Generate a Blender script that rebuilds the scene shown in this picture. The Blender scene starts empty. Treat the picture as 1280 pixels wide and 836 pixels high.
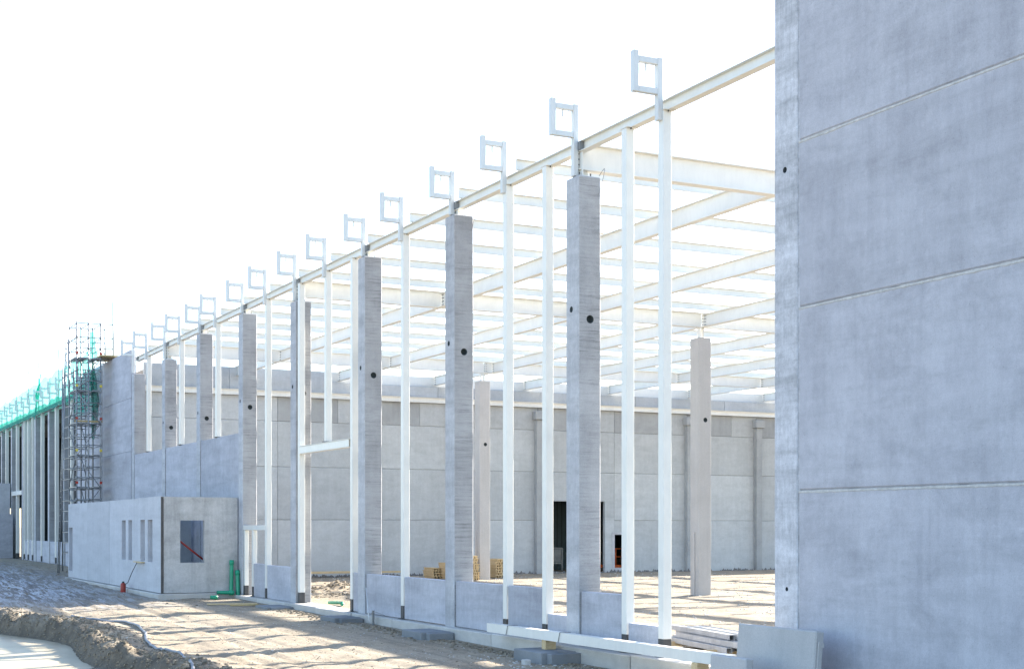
import bpy, bmesh, math, random
from mathutils import Vector, noise
random.seed(7)
C = bpy.context.scene.collection
S = bpy.context.scene
R = math.radians

# ------------------------------------------------------------------ camera
cam_d = bpy.data.cameras.new('camera'); cam = bpy.data.objects.new('camera', cam_d); C.objects.link(cam)
cam.location = (0, 0, 2.4); cam.rotation_euler = (R(90), 0, R(-26.885))
cam_d.sensor_width = 36; cam_d.lens = 50.2; cam_d.shift_y = 0.1875
cam_d.clip_start = 0.1; cam_d.clip_end = 9000
S.camera = cam
# ------------------------------------------------------------------ sky, sun, exposure
SUN_EL, SUN_AZ = 28.0, 70.0        # azimuth clockwise from +Y (along the facade) towards +X (into the hall)
w = bpy.data.worlds.new('World'); S.world = w; w.use_nodes = True
nt = w.node_tree; nt.nodes.clear()
sky = nt.nodes.new('ShaderNodeTexSky'); sky.sky_type = 'NISHITA'; sky.sun_disc = False
sky.sun_elevation = R(SUN_EL); sky.sun_rotation = R(SUN_AZ)
sky.air_density = 1.0; sky.dust_density = 1.0; sky.ozone_density = 1.6; sky.altitude = 0
bg = nt.nodes.new('ShaderNodeBackground'); bg.inputs['Strength'].default_value = 0.13
wo = nt.nodes.new('ShaderNodeOutputWorld')
nt.links.new(sky.outputs[0], bg.inputs[0]); nt.links.new(bg.outputs[0], wo.inputs[0])
sd = bpy.data.lights.new('sun', 'SUN'); sun = bpy.data.objects.new('sun', sd); C.objects.link(sun)
sd.energy = 5.0; sd.angle = R(0.55); sd.color = (1.0, 0.93, 0.82)
sv = Vector((math.sin(R(SUN_AZ))*math.cos(R(SUN_EL)), math.cos(R(SUN_AZ))*math.cos(R(SUN_EL)), math.sin(R(SUN_EL))))
sun.rotation_euler = sv.to_track_quat('Z', 'Y').to_euler()
S.view_settings.view_transform = 'Standard'; S.view_settings.look = 'None'
S.view_settings.gamma = 1.0; S.view_settings.exposure = 1.95
S.cycles.max_bounces = 8; S.cycles.diffuse_bounces = 4

# ------------------------------------------------------------------ materials
def new_mat(name):
    m = bpy.data.materials.new(name); m.use_nodes = True
    n = m.node_tree; b = n.nodes['Principled BSDF']
    return m, n, b
def N(n, t, **k):
    x = n.nodes.new(t)
    for a, v in k.items():
        if a in x.inputs.keys(): x.inputs[a].default_value = v
        else: setattr(x, a, v)
    return x
def coords(n, scale=(1, 1, 1), rnd=True, src='Object'):
    tc = N(n, 'ShaderNodeTexCoord'); mp = N(n, 'ShaderNodeMapping'); mp.inputs['Scale'].default_value = scale
    n.links.new(tc.outputs[src], mp.inputs['Vector'])
    if rnd:
        oi = N(n, 'ShaderNodeObjectInfo'); mu = N(n, 'ShaderNodeMath', operation='MULTIPLY'); mu.inputs[1].default_value = 61.0
        n.links.new(oi.outputs['Random'], mu.inputs[0]); n.links.new(mu.outputs[0], mp.inputs['Location'])
    return mp.outputs[0]
def noise_node(n, vec, scale, detail=5, rough=.55, dist=0):
    x = N(n, 'ShaderNodeTexNoise', Scale=scale, Detail=detail, Roughness=rough, Distortion=dist)
    n.links.new(vec, x.inputs['Vector']); return x.outputs['Fac']
def ramp(n, fac, stops):
    r = N(n, 'ShaderNodeValToRGB'); e = r.color_ramp.elements
    while len(e) < len(stops): e.new(.5)
    for k, (p, c) in zip(e, stops):
        k.position = p; k.color = (c, c, c, 1) if isinstance(c, (int, float)) else (*c, 1)
    n.links.new(fac, r.inputs[0]); return r.outputs[0]
def mix(n, a, b, fac, mode='MIX'):
    x = n.nodes.new('ShaderNodeMix'); x.data_type = 'RGBA'; x.blend_type = mode
    for s, v in ((x.inputs[0], fac), (x.inputs[6], a), (x.inputs[7], b)):
        if hasattr(v, 'is_output'): n.links.new(v, s)
        elif isinstance(v, (int, float)): s.default_value = v if s == x.inputs[0] else (v, v, v, 1)
        else: s.default_value = (*v, 1)
    return x.outputs[2]
def bump(n, b, fac, strength, dist=.01):
    x = N(n, 'ShaderNodeBump', Strength=strength, Distance=dist)
    n.links.new(fac, x.inputs['Height']); n.links.new(x.outputs[0], b.inputs['Normal'])

def concrete(name, light, dark, streak=(5, 5, .35), streak_amt=.5, blotch=.5, rows=None, stain=.0, cloud=0.):
    m, n, b = new_mat(name)
    v1 = coords(n); v2 = coords(n, streak)
    f1 = ramp(n, noise_node(n, v1, .9, 7, .62, .4), [(.3, 0.), (.72, 1.)])
    f2 = ramp(n, noise_node(n, v2, 1.6, 6, .6), [(.3, 0.), (.7, 1.)])
    col = mix(n, dark, light, f1)
    col = mix(n, col, tuple(x*1.12 for x in light), mix(n, 0., f2, streak_amt))
    # trowelled swirls and patches of laitance
    f3 = ramp(n, noise_node(n, coords(n, (.5, .5, .9)), 1.3, 9, .72, .35), [(.48, 0.), (.72, 1.)])
    col = mix(n, col, tuple(x*.84 for x in dark), mix(n, 0., f3, blotch))
    sp = ramp(n, noise_node(n, v1, 55, 3, .7), [(.25, .82), (.6, 1.), (.8, 1.06)])
    col = mix(n, col, sp, 1., 'MULTIPLY')
    # air holes
    vo = N(n, 'ShaderNodeTexVoronoi', Scale=9.0); n.links.new(v1, vo.inputs['Vector'])
    ph = ramp(n, vo.outputs['Distance'], [(.05, .55), (.09, 1.)])
    col = mix(n, col, ph, .55, 'MULTIPLY')
    if stain:
        st = ramp(n, noise_node(n, coords(n, (2.5, 2.5, .25)), 1.1, 5, .6, .8), [(.5, 1.), (.72, 1-stain)])
        col = mix(n, col, st, 1., 'MULTIPLY')
    if cloud:  # cloudy horizontal mottling left by pouring and curing
        c1 = ramp(n, noise_node(n, coords(n, (1, .26, 2.3)), 1.2, 9, .68, .35), [(.36, .76), (.5, .97), (.66, 1.13)])
        col = mix(n, col, c1, cloud, 'MULTIPLY')
        c2 = ramp(n, noise_node(n, coords(n, (1, 1, .7)), 9, 8, .75, .3), [(.36, .86), (.5, 1.), (.64, 1.12)])
        col = mix(n, col, c2, cloud, 'MULTIPLY')
    h = f2
    if rows:   # board marks across the face
        fr = noise_node(n, coords(n, (1.3, 1.3, rows*1.3)), 1.0, 7, .72, .15)
        rr = ramp(n, fr, [(.34, .58), (.46, .9), (.56, 1.0), (.7, 1.12)])
        patch = ramp(n, noise_node(n, coords(n, (1.5, 1.5, .4)), 1.1, 5), [(.36, .15), (.58, 1.)])
        col = mix(n, col, mix(n, 1., rr, patch), .95, 'MULTIPLY'); h = fr
    # per-piece tint
    oi = N(n, 'ShaderNodeObjectInfo'); t = ramp(n, oi.outputs['Random'], [(0., .90), (1., 1.07)])
    col = mix(n, col, t, 1., 'MULTIPLY')
    n.links.new(col, b.inputs['Base Color']); b.inputs['Roughness'].default_value = .82
    b.inputs['Specular IOR Level'].default_value = .3
    hh = mix(n, h, noise_node(n, v1, 70, 3), .4)
    bump(n, b, hh, .35, .012)
    return m
def paint(name, col, rough=.45, dirt=.12, metal=0.):
    m, n, b = new_mat(name)
    f = ramp(n, noise_node(n, coords(n, (1, 1, 1)), 1.8, 7, .65, .6), [(.35, 1-dirt), (.6, 1.)])
    f2 = ramp(n, noise_node(n, coords(n, (7, 7, 1.2)), 2.0, 5, .6), [(.3, 1-dirt*.6), (.6, 1.)])
    c = mix(n, mix(n, col, f, 1., 'MULTIPLY'), f2, 1., 'MULTIPLY')
    n.links.new(c, b.inputs['Base Color']); b.inputs['Roughness'].default_value = rough; b.inputs['Metallic'].default_value = metal
    return m
M = {}
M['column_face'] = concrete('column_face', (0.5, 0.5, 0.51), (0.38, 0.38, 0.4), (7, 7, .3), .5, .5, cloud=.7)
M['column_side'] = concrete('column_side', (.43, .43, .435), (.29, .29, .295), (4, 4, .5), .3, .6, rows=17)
M['column_pale'] = concrete('column_pale', (0.49, 0.475, 0.46), (0.42, 0.405, 0.39), (7, 7, .3), .3, .2)
M['column_light'] = concrete('column_light', (.62, .615, .64), (.44, .44, .46), (14, 14, .7), .7, .9, cloud=1.)
M['panel'] = concrete('panel', (0.49, 0.49, 0.525), (0.39, 0.39, 0.425), (6, 6, .25), .45, .6, cloud=.6)
M['panel_big'] = concrete('panel_big', (.505, .50, .535), (.40, .395, .43), (4.5, 4.5, .22), .3, .8, stain=.08, cloud=.42)
M['panel_pale'] = concrete('panel_pale', (.50, .49, .48), (.43, .425, .42), (4, 4, .3), .45, .35)
M['panel_hall'] = concrete('panel_hall', (.475, .495, .50), (.425, .44, .445), (3, 3, .25), .5, .3, cloud=.35)
M['panel_damp_shade'] = concrete('panel_damp_shade', (.39, .405, .41), (.29, .30, .305), (3, 3, .3), .4, .5)  # damp end wall concrete; dark tone also serves as shade inside the office
M['office'] = concrete('office', (0.54, 0.54, 0.56), (0.47, 0.47, 0.49), (7, 7, .25), .55, .35, cloud=.35)
M['office_end'] = concrete('office_end', (0.48, 0.475, 0.465), (0.4, 0.395, 0.385), (5, 5, .25), .5, .5, stain=.22, cloud=.6)
M['footing'] = concrete('footing', (.58, .555, .515), (.42, .40, .37), (1, 1, 6), .3, .5)
M['pad'] = concrete('pad', (.27, .28, .29), (.17, .18, .19), (2, 2, 2), .3, .7)
M['white'] = paint('white_steel', (.75, .735, .68), .4, .06)
M['white2'] = paint('white_bracket', (.62, .635, .625), .45, .06)
M['shoe'] = paint('dark_base_paint', (.075, .072, .07), .6, .3)
M['galv'] = paint('galvanised_steel', (.30, .31, .32), .45, .25, .5)
M['bolt'] = paint('bolt_steel', (.12, .12, .12), .5, .2, .6)
M['dark'] = paint('dark_interior', (.05, .065, .07), .9, .3)  # near-black: shade inside the holes and the roofed hall, put into the colour
M['curtain'] = paint('teal_curtain', (.10, .14, .15), .7, .2)
M['deck'] = paint('roof_deck', (.25, .24, .22), .8, .2)
M['green_pipe'] = paint('green_plastic', (.012, .30, .17), .35, .15)
M['red'] = paint('red_enamel', (.40, .045, .03), .5, .2)
M['orange'] = paint('orange_enamel', (.75, .16, .04), .5, .15)
M['black'] = paint('black_rubber', (.03, .03, .032), .6, .2)
M['hose'] = paint('grey_hose', (.27, .27, .28), .5, .2)
M['plank'] = paint('scaffold_plank', (.48, .36, .17), .8, .3)
M['yellow'] = paint('yellow_tag', (.7, .55, .08), .6, .2)
def wood(name, a, b_):
    m, n, b = new_mat(name)
    f = noise_node(n, coords(n, (3, 14, 14)), 2.5, 6, .6)
    n.links.new(mix(n, a, b_, ramp(n, f, [(.3, 0.), (.7, 1.)])), b.inputs['Base Color']); b.inputs['Roughness'].default_value = .8
    bump(n, b, f, .4, .005); return m
M['wood'] = wood('fresh_timber', (.50, .36, .18), (.66, .52, .32))
def net(name, col, alpha, density=26.):
    m, n, b = new_mat(name)
    b.inputs['Base Color'].default_value = (*col, 1); b.inputs['Roughness'].default_value = .7
    f = ramp(n, noise_node(n, coords(n, (1, 1, 1)), .9, 6, .7, 1.), [(.3, alpha*.88), (.7, min(1, alpha*1.12))])
    n.links.new(f, b.inputs['Alpha'])
    b.inputs['Transmission Weight'].default_value = 0.0
    # light passes through the weave
    tr = N(n, 'ShaderNodeBsdfTranslucent'); tr.inputs['Color'].default_value = (*col, 1)
    tp = N(n, 'ShaderNodeBsdfTransparent')
    m1 = N(n, 'ShaderNodeMixShader'); m1.inputs[0].default_value = .5
    m2 = N(n, 'ShaderNodeMixShader')
    out = n.nodes['Material Output']; b.inputs['Alpha'].default_value = 1
    for l in list(b.inputs['Alpha'].links): n.links.remove(l)
    n.links.new(b.outputs[0], m1.inputs[1]); n.links.new(tr.outputs[0], m1.inputs[2])
    n.links.new(f, m2.inputs[0]); n.links.new(tp.outputs[0], m2.inputs[1]); n.links.new(m1.outputs[0], m2.inputs[2])
    n.links.new(m2.outputs[0], out.inputs['Surface'])
    return m
M['profile'] = paint('dull_channel_steel', (.43, .44, .45), .5, .25)
M['net'] = net('aqua_safety_net', (.05, .45, .38), .74)
M['net_dense'] = net('dense_green_net', (.015, .36, .27), .85)
M['net_thin'] = net('thin_green_net', (.02, .40, .30), .55)
def ground_mat():
    m, n, b = new_mat('trampled_sandy_soil')
    tc = N(n, 'ShaderNodeTexCoord'); P = tc.outputs['Object']
    mp = N(n, 'ShaderNodeMapping'); mp.inputs['Scale'].default_value = (1, 1, 1); n.links.new(P, mp.inputs['Vector'])
    v = mp.outputs[0]
    mt = N(n, 'ShaderNodeMapping'); mt.inputs['Scale'].default_value = (3.2, .22, 1); mt.inputs['Rotation'].default_value = (0, 0, R(-9)); n.links.new(P, mt.inputs['Vector'])
    big = ramp(n, noise_node(n, v, .22, 6, .6, .3), [(.35, 0.), (.65, 1.)])
    mid = ramp(n, noise_node(n, v, 1.7, 8, .68, .4), [(.36, 0.), (.62, 1.)])
    trk = ramp(n, noise_node(n, mt.outputs[0], 1.4, 5, .6), [(.50, 0.), (.62, 1.)])
    fine = noise_node(n, v, 22, 5, .7)
    col = mix(n, (.27, .215, .15), (.40, .33, .235), mid)
    col = mix(n, col, (.33, .30, .25), mix(n, 0., big, .5))
    col = mix(n, col, (.20, .165, .125), mix(n, 0., trk, .5))
    col = mix(n, col, ramp(n, fine, [(.3, .45), (.5, .96), (.75, 1.1)]), .9, 'MULTIPLY')
    spk = ramp(n, noise_node(n, v, 9, 4, .8), [(.30, .5), (.42, 1.), (.72, 1.), (.82, 1.25)])
    col = mix(n, col, spk, .8, 'MULTIPLY')
    geo = N(n, 'ShaderNodeNewGeometry')
    sx = N(n, 'ShaderNodeSeparateXYZ'); n.links.new(geo.outputs['Position'], sx.inputs[0])
    # damp soil low down and on the rutted ground by the far end
    mr = N(n, 'ShaderNodeMapRange'); mr.inputs['From Min'].default_value = -.34; mr.inputs['From Max'].default_value = -.56; n.links.new(sx.outputs['Z'], mr.inputs['Value'])
    col = mix(n, col, (.17, .145, .115), mix(n, 0., mr.outputs[0], .75))
    # trampled concrete dust, frost-pale, in the rutted strip beyond the berm
    my = N(n, 'ShaderNodeMapRange'); my.inputs['From Min'].default_value = 43.; my.inputs['From Max'].default_value = 52.; n.links.new(sx.outputs['Y'], my.inputs['Value'])
    mx = N(n, 'ShaderNodeMapRange'); mx.inputs['From Min'].default_value = 12.5; mx.inputs['From Max'].default_value = 9.; n.links.new(sx.outputs['X'], mx.inputs['Value'])
    mm = N(n, 'ShaderNodeMath', operation='MULTIPLY'); n.links.new(my.outputs[0], mm.inputs[0]); n.links.new(mx.outputs[0], mm.inputs[1])
    pale = ramp(n, noise_node(n, mt.outputs[0], 1.1, 9, .75, 1.2), [(.46, 0.), (.58, 1.)])
    m3 = N(n, 'ShaderNodeMath', operation='MULTIPLY'); n.links.new(mm.outputs[0], m3.inputs[0]); n.links.new(pale, m3.inputs[1])
    col = mix(n, col, (.17, .155, .145), mix(n, 0., mm.outputs[0], .85))
    col = mix(n, col, (.50, .50, .51), m3.outputs[0])
    at = N(n, 'ShaderNodeAttribute', attribute_name='berm_shade'); dn = ramp(n, noise_node(n, v, 3.5, 7, .7), [(.32, .55), (.62, 1.)])  # shade on the berm's puddle-side slope, put into the soil colour
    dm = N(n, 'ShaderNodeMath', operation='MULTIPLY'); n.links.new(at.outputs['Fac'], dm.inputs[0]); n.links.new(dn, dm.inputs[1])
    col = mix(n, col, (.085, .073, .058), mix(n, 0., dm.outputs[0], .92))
    n.links.new(col, b.inputs['Base Color']); b.inputs['Roughness'].default_value = .92; b.inputs['Specular IOR Level'].default_value = .2
    h = mix(n, noise_node(n, v, 7, 8, .7), fine, .45)
    bump(n, b, h, .8, .05)
    return m
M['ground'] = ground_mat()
def water_mat():
    m, n, b = new_mat('muddy_puddle_water')
    f = ramp(n, noise_node(n, coords(n, (1, .4, 1), False), 1.2, 6, .6, .5), [(.35, 0.), (.65, 1.)])
    n.links.new(mix(n, (.36, .30, .20), (.50, .43, .31), f), b.inputs['Base Color'])
    b.inputs['Roughness'].default_value = .3; b.inputs['Specular IOR Level'].default_value = .12; b.inputs['IOR'].default_value = 1.33
    bump(n, b, noise_node(n, coords(n, (1, 1, 1), False), 5, 3), .06, .02); return m
M['water'] = water_mat()
def soil_mat(name, a, b_):
    m, n, b = new_mat(name)
    f = noise_node(n, coords(n), 9, 6, .7)
    n.links.new(mix(n, a, b_, ramp(n, f, [(.3, 0.), (.7, 1.)])), b.inputs['Base Color']); b.inputs['Roughness'].default_value = .95
    bump(n, b, f, .6, .03); return m
M['clod'] = soil_mat('soil_clod', (.13, .108, .08), (.32, .27, .20))
M['dark_stones'] = soil_mat('dark_stone', (.10, .10, .10), (.24, .23, .21))
M['crumb'] = soil_mat('concrete_crumb', (.40, .39, .37), (.62, .60, .57))

# ------------------------------------------------------------------ mesh helpers
class MB:
    def __init__(s): s.v = []; s.f = []; s.m = []; s.sm = []
    def box(s, x0, x1, y0, y1, z0, z1, mat=0, side=None, bev=0):
        """axis-aligned box; 'side' = material index of the faces looking along Y; 'bev' = chamfer of all edges"""
        if bev:
            bm = bmesh.new(); bmesh.ops.create_cube(bm, size=1)
            for v in bm.verts: v.co = Vector(((x0+x1)/2+v.co.x*(x1-x0), (y0+y1)/2+v.co.y*(y1-y0), (z0+z1)/2+v.co.z*(z1-z0)))
            bmesh.ops.bevel(bm, geom=bm.edges[:], offset=bev, segments=1, affect='EDGES')
            bm.normal_update(); b = len(s.v); s.v += [v.co.copy() for v in bm.verts]
            for f in bm.faces:
                s.f.append([b+v.index for v in f.verts]); s.m.append(side if side is not None and abs(f.normal.y) > .9 else mat); s.sm.append(False)
            bm.free(); return
        b = len(s.v)
        s.v += [Vector(p) for p in ((x0,y0,z0),(x1,y0,z0),(x1,y1,z0),(x0,y1,z0),(x0,y0,z1),(x1,y0,z1),(x1,y1,z1),(x0,y1,z1))]
        for k, q in enumerate(((0,3,2,1),(4,5,6,7),(0,1,5,4),(1,2,6,5),(2,3,7,6),(3,0,4,7))):
            s.f.append([b+i for i in q]); s.m.append(side if side is not None and k in (2, 4) else mat); s.sm.append(False)
    def prism(s, prof, a, b_, mat=0):
        """profile [(h, v)] (h sideways, v vertical) swept from point a to point b_"""
        a, b_ = Vector(a), Vector(b_); d = (b_-a).normalized()
        up = Vector((0, 0, 1)) if abs(d.z) < .95 else Vector((0, 1, 0))
        h = d.cross(up).normalized(); u = h.cross(d).normalized(); n = len(prof); b = len(s.v)
        for p in (a, b_):
            for (x, y) in prof: s.v.append(p + h*x + u*y)
        for i in range(n):
            j = (i+1) % n; s.f.append([b+i, b+j, b+n+j, b+n+i]); s.m.append(mat); s.sm.append(False)
        s.f.append([b+i for i in reversed(range(n))]); s.f.append([b+n+i for i in range(n)]); s.m += [mat]*2; s.sm += [False]*2
    def ibeam(s, a, b_, hgt, wid, tf=.02, tw=.012, mat=0):
        h, w_, t = hgt/2, wid/2, tw/2
        s.prism([(-w_,-h),(w_,-h),(w_,-h+tf),(t,-h+tf),(t,h-tf),(w_,h-tf),(w_,h),(-w_,h),(-w_,h-tf),(-t,h-tf),(-t,-h+tf),(-w_,-h+tf)], a, b_, mat)
    def tube(s, pts, r, n=8, mat=0, cap=True):
        pts = [Vector(p) for p in pts]; b0 = len(s.v); pu = None
        for i, p in enumerate(pts):
            d = (pts[min(i+1, len(pts)-1)]-pts[max(i-1, 0)]).normalized()
            up = pu if pu is not None else (Vector((0, 0, 1)) if abs(d.z) < .9 else Vector((1, 0, 0)))
            h = d.cross(up).normalized(); u = h.cross(d).normalized(); pu = u
            rr = r[i] if isinstance(r, (list, tuple)) else r
            for k in range(n):
                t = 2*math.pi*k/n; s.v.append(p+h*math.cos(t)*rr+u*math.sin(t)*rr)
        for i in range(len(pts)-1):
            for k in range(n):
                a = b0+i*n+k; c = b0+i*n+(k+1) % n; s.f.append([a, c, c+n, a+n]); s.m.append(mat); s.sm.append(True)
        if cap:
            s.f.append([b0+k for k in reversed(range(n))]); s.f.append([b0+(len(pts)-1)*n+k for k in range(n)]); s.m += [mat]*2; s.sm += [False]*2
    def grid_wall(s, plane, at, th, us, zs, holes, mat=0):
        """solid wall with rectangular openings. plane 'x': wall in the YZ plane at x=at..at+th; 'y': in the XZ plane"""
        U = sorted(set(us) | {h[0] for h in holes} | {h[1] for h in holes}); Z = sorted(set(zs) | {h[2] for h in holes} | {h[3] for h in holes})
        def solid(i, j):
            if i < 0 or j < 0 or i >= len(U)-1 or j >= len(Z)-1: return False
            u, z = (U[i]+U[i+1])/2, (Z[j]+Z[j+1])/2
            return not any(h[0] < u < h[1] and h[2] < z < h[3] for h in holes)
        def pt(i, j, k):
            d = at+th*k; return Vector((d, U[i], Z[j])) if plane == 'x' else Vector((U[i], d, Z[j]))
        idx = {}
        def vi(i, j, k):
            if (i, j, k) not in idx: idx[(i, j, k)] = len(s.v); s.v.append(pt(i, j, k))
            return idx[(i, j, k)]
        def add(q):
            if plane == 'y': q = q[::-1]
            s.f.append(q); s.m.append(mat); s.sm.append(False)
        for i in range(len(U)-1):
            for j in range(len(Z)-1):
                if not solid(i, j): continue
                add([vi(i,j,0), vi(i,j+1,0), vi(i+1,j+1,0), vi(i+1,j,0)]); add([vi(i,j,1), vi(i+1,j,1), vi(i+1,j+1,1), vi(i,j+1,1)])
                if not solid(i-1, j): add([vi(i,j,0), vi(i,j,1), vi(i,j+1,1), vi(i,j+1,0)])
                if not solid(i+1, j): add([vi(i+1,j,0), vi(i+1,j+1,0), vi(i+1,j+1,1), vi(i+1,j,1)])
                if not solid(i, j-1): add([vi(i,j,0), vi(i+1,j,0), vi(i+1,j,1), vi(i,j,1)])
                if not solid(i, j+1): add([vi(i,j+1,0), vi(i,j+1,1), vi(i+1,j+1,1), vi(i+1,j+1,0)])
    def build(s, name, mats, parent=None, org=None):
        if not isinstance(mats, (list, tuple)): mats = [mats]
        o0 = Vector(org) if org is not None else Vector((0, 0, 0))
        pl = wloc(parent) if parent else Vector((0, 0, 0))
        if parent and org is None: o0 = pl
        me = bpy.data.meshes.new(name); me.from_pydata([v-o0 for v in s.v], [], s.f)
        for m in mats: me.materials.append(M[m] if isinstance(m, str) else m)
        me.polygons.foreach_set('material_index', s.m); me.polygons.foreach_set('use_smooth', s.sm); me.update()
        o = bpy.data.objects.new(name, me); C.objects.link(o); o.location = o0-pl; o['_w'] = list(o0)
        if parent: o.parent = parent
        return o
def wloc(o): return Vector(o['_w'])
def tag(o, label=None, cat=None, group=None, kind=None):
    if label: o['label'] = label
    if cat: o['category'] = cat
    if group: o['group'] = group
    if kind: o['kind'] = kind
    return o
def thing(name, label, cat, loc, group=None):
    o = bpy.data.objects.new(name, None); C.objects.link(o); o.location = loc; o['_w'] = list(loc); o.empty_display_size = .3
    return tag(o, label, cat, group)
def one(mb, name, mats, label, cat, loc, group=None):
    o = mb.build(name, mats, None, loc); return tag(o, label, cat, group)
ORD = ['first','second','third','fourth','fifth','sixth','seventh','eighth','ninth','tenth','eleventh','twelfth','thirteenth','fourteenth','fifteenth','sixteenth']

D = 14.30          # plane of the facade (x); it runs along +Y away from the camera
# ------------------------------------------------------------------ ground: one sheet to the horizon
def sstep(a, b, t):
    t = max(0, min(1, (t-a)/(b-a))); return t*t*(3-2*t)
def berm_x(y): return 6.45 - .8*sstep(36, 44, y) + .25*math.sin(y*.55)
def gz(x, y):
    ext = -.32 + .0085*max(0, min(60, y-25))
    inn = -.10 + 0*y
    k = sstep(14.05, 14.75, x)
    z = ext*(1-k)+inn*k
    if x < 14.05:
        # ruts running along the facade
        e = sstep(0, 3, 13.5-x)*sstep(5, 12, y)
        z += e*.018*math.sin(x*3.1+.5*math.sin(y*.11))*sstep(20, 34, y)
        z += e*(.04*noise.noise(Vector((x*.45, y*.11, 3))) + .022*noise.noise(Vector((x*1.3, y*.5, 7))))
        rough = .35+1.1*sstep(44, 50, y)
        z += e*rough*.05*noise.fractal(Vector((x*1.5, y*.8, 1)), .8, 2.1, 4)
        # wheel ruts with pushed-up edges
        for (x0, ph, am) in ((8.55, .3, .25), (10.25, .3, .25), (9.35, 1.7, .45), (11.1, 1.7, .45), (12.15, 3., .2), (7.75, 4., .3)):
            q = (x-x0-am*math.sin(y*.13+ph)-.05*math.sin(y*.9+ph))/.13
            if abs(q) < 4: z += e*(-.035*math.exp(-q*q)+.016*math.exp(-(abs(q)-1.7)**2/.4))*(.6+.7*noise.noise(Vector((x0, y*.35, 2))))
        # berm of dug-out soil with the puddle behind it
        by = sstep(18, 22, y)*(1-sstep(44, 48, y)); bx = berm_x(y)
        d = x-bx
        hgt = .13+.11*noise.noise(Vector((x*.5, y*.42, 9)))
        prof = math.exp(-(d/(.34 if d < 0 else 1.1))**2)
        z += by*hgt*prof
        lump = noise.fractal(Vector((x*2.2, y*1.6, 4)), .7, 2.2, 5)
        z += by*.15*lump*math.exp(-((d+.15)/.85)**2)
        basin = by*sstep(.25, -.55, d) if False else by*(1-sstep(-.62, -.22, d))
        z = z*(1-basin) + basin*(-.66+.05*noise.noise(Vector((x*.8, y*.5, 2))))
        # small promontory of soil into the puddle
        z += by*(.20+.16*noise.noise(Vector((x*3, y*2, 1))))*math.exp(-((x-5.75)/.45)**2-((y-29.6)/.9)**2)
    else:
        z += k*(.05*noise.noise(Vector((x*.3, y*.3, 5))) + .03*noise.fractal(Vector((x*1.6, y*1.6, 1)), .8, 2.1, 3))
        z += k*.22*math.exp(-((x-24)/1.6)**2-((y-57)/.8)**2)*max(0, .6+noise.noise(Vector((x*2, y*2, 0))))
        for (mx, my, sx_, sy_, hh) in ((19.2, 52.8, 1.1, .9, .28), (17.4, 47.3, 1.3, .8, .16)):
            g_ = math.exp(-((x-mx)/sx_)**2-((y-my)/sy_)**2)
            if g_ > .01: z += g_*hh*(1+.7*noise.fractal(Vector((x*2.5, y*2.5, 5)), .7, 2.1, 4))
    return z
def build_ground():
    def lines(parts):
        out = []
        for a, b, st in parts:
            n = max(1, round((b-a)/st)); out += [a+(b-a)*i/n for i in range(n)]
        return out+[parts[-1][1]]
    xs = lines([(-4000,-400,900),(-400,-40,60),(-40,-6,4),(-6,2,.5),(2,15,.085),(15,22,.18),(22,40,.35),(40,80,1.5),(80,400,60),(400,4000,900)])
    ys = lines([(-4000,-400,900),(-400,-20,50),(-20,14,3),(14,50,.14),(50,92,.3),(92,130,1.5),(130,400,60),(400,4000,900)])
    nx, ny = len(xs), len(ys)
    v = [(x, y, gz(x, y) if abs(x) < 500 and -100 < y < 600 else (-.25 if x < 14 else -.1)) for y in ys for x in xs]
    f = [(j*nx+i, j*nx+i+1, (j+1)*nx+i+1, (j+1)*nx+i) for j in range(ny-1) for i in range(nx-1)]
    me = bpy.data.meshes.new('ground'); me.from_pydata(v, [], f); me.materials.append(M['ground'])
    me.polygons.foreach_set('use_smooth', [True]*len(f)); me.update()
    at = me.attributes.new('berm_shade', 'FLOAT', 'POINT')
    def front_shade(x, y):  # mask of the berm slope that is darkened as shade
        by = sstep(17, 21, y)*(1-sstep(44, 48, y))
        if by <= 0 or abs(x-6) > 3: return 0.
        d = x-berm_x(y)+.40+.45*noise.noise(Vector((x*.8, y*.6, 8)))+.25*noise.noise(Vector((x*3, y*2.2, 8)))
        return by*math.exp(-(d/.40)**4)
    at.data.foreach_set('value', [front_shade(p[0], p[1]) for p in v])
    o = bpy.data.objects.new('ground', me); C.objects.link(o); tag(o, kind='structure')
build_ground()
m = MB(); n_ = 24
pts = []
for i in range(60):
    y = 20+ (46.5-20)*i/59; pts.append((berm_x(y)+.1, y))
m.v = [Vector((p[0], p[1], -.545)) for p in pts]+[Vector((-9, p[1], -.545)) for p in pts]
for i in range(59): m.f.append([60+i, i, i+1, 61+i]); m.m.append(0); m.sm.append(True)
o = m.build('water', 'water'); tag(o, kind='structure')

# ------------------------------------------------------------------ strip footing along the facade
def footing(y0, y1, x0=14.08, x1=14.78, z0=-.6, z1=-.005):
    L = y1-y0; n = max(1, round(L/3)); out = []
    for k in range(n):
        mb = MB(); mb.box(x0+random.uniform(-.03, .03), x1, y0+L*k/n+.01, y0+L*(k+1)/n-.01, z0, z1+random.uniform(-.015, .01), bev=.02)
        o = mb.build('footing', 'footing', None, ((x0+x1)/2, y0+L*(k+.5)/n, 0)); tag(o, kind='structure')
footing(2, 49.7); footing(68.3, 122)

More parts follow.
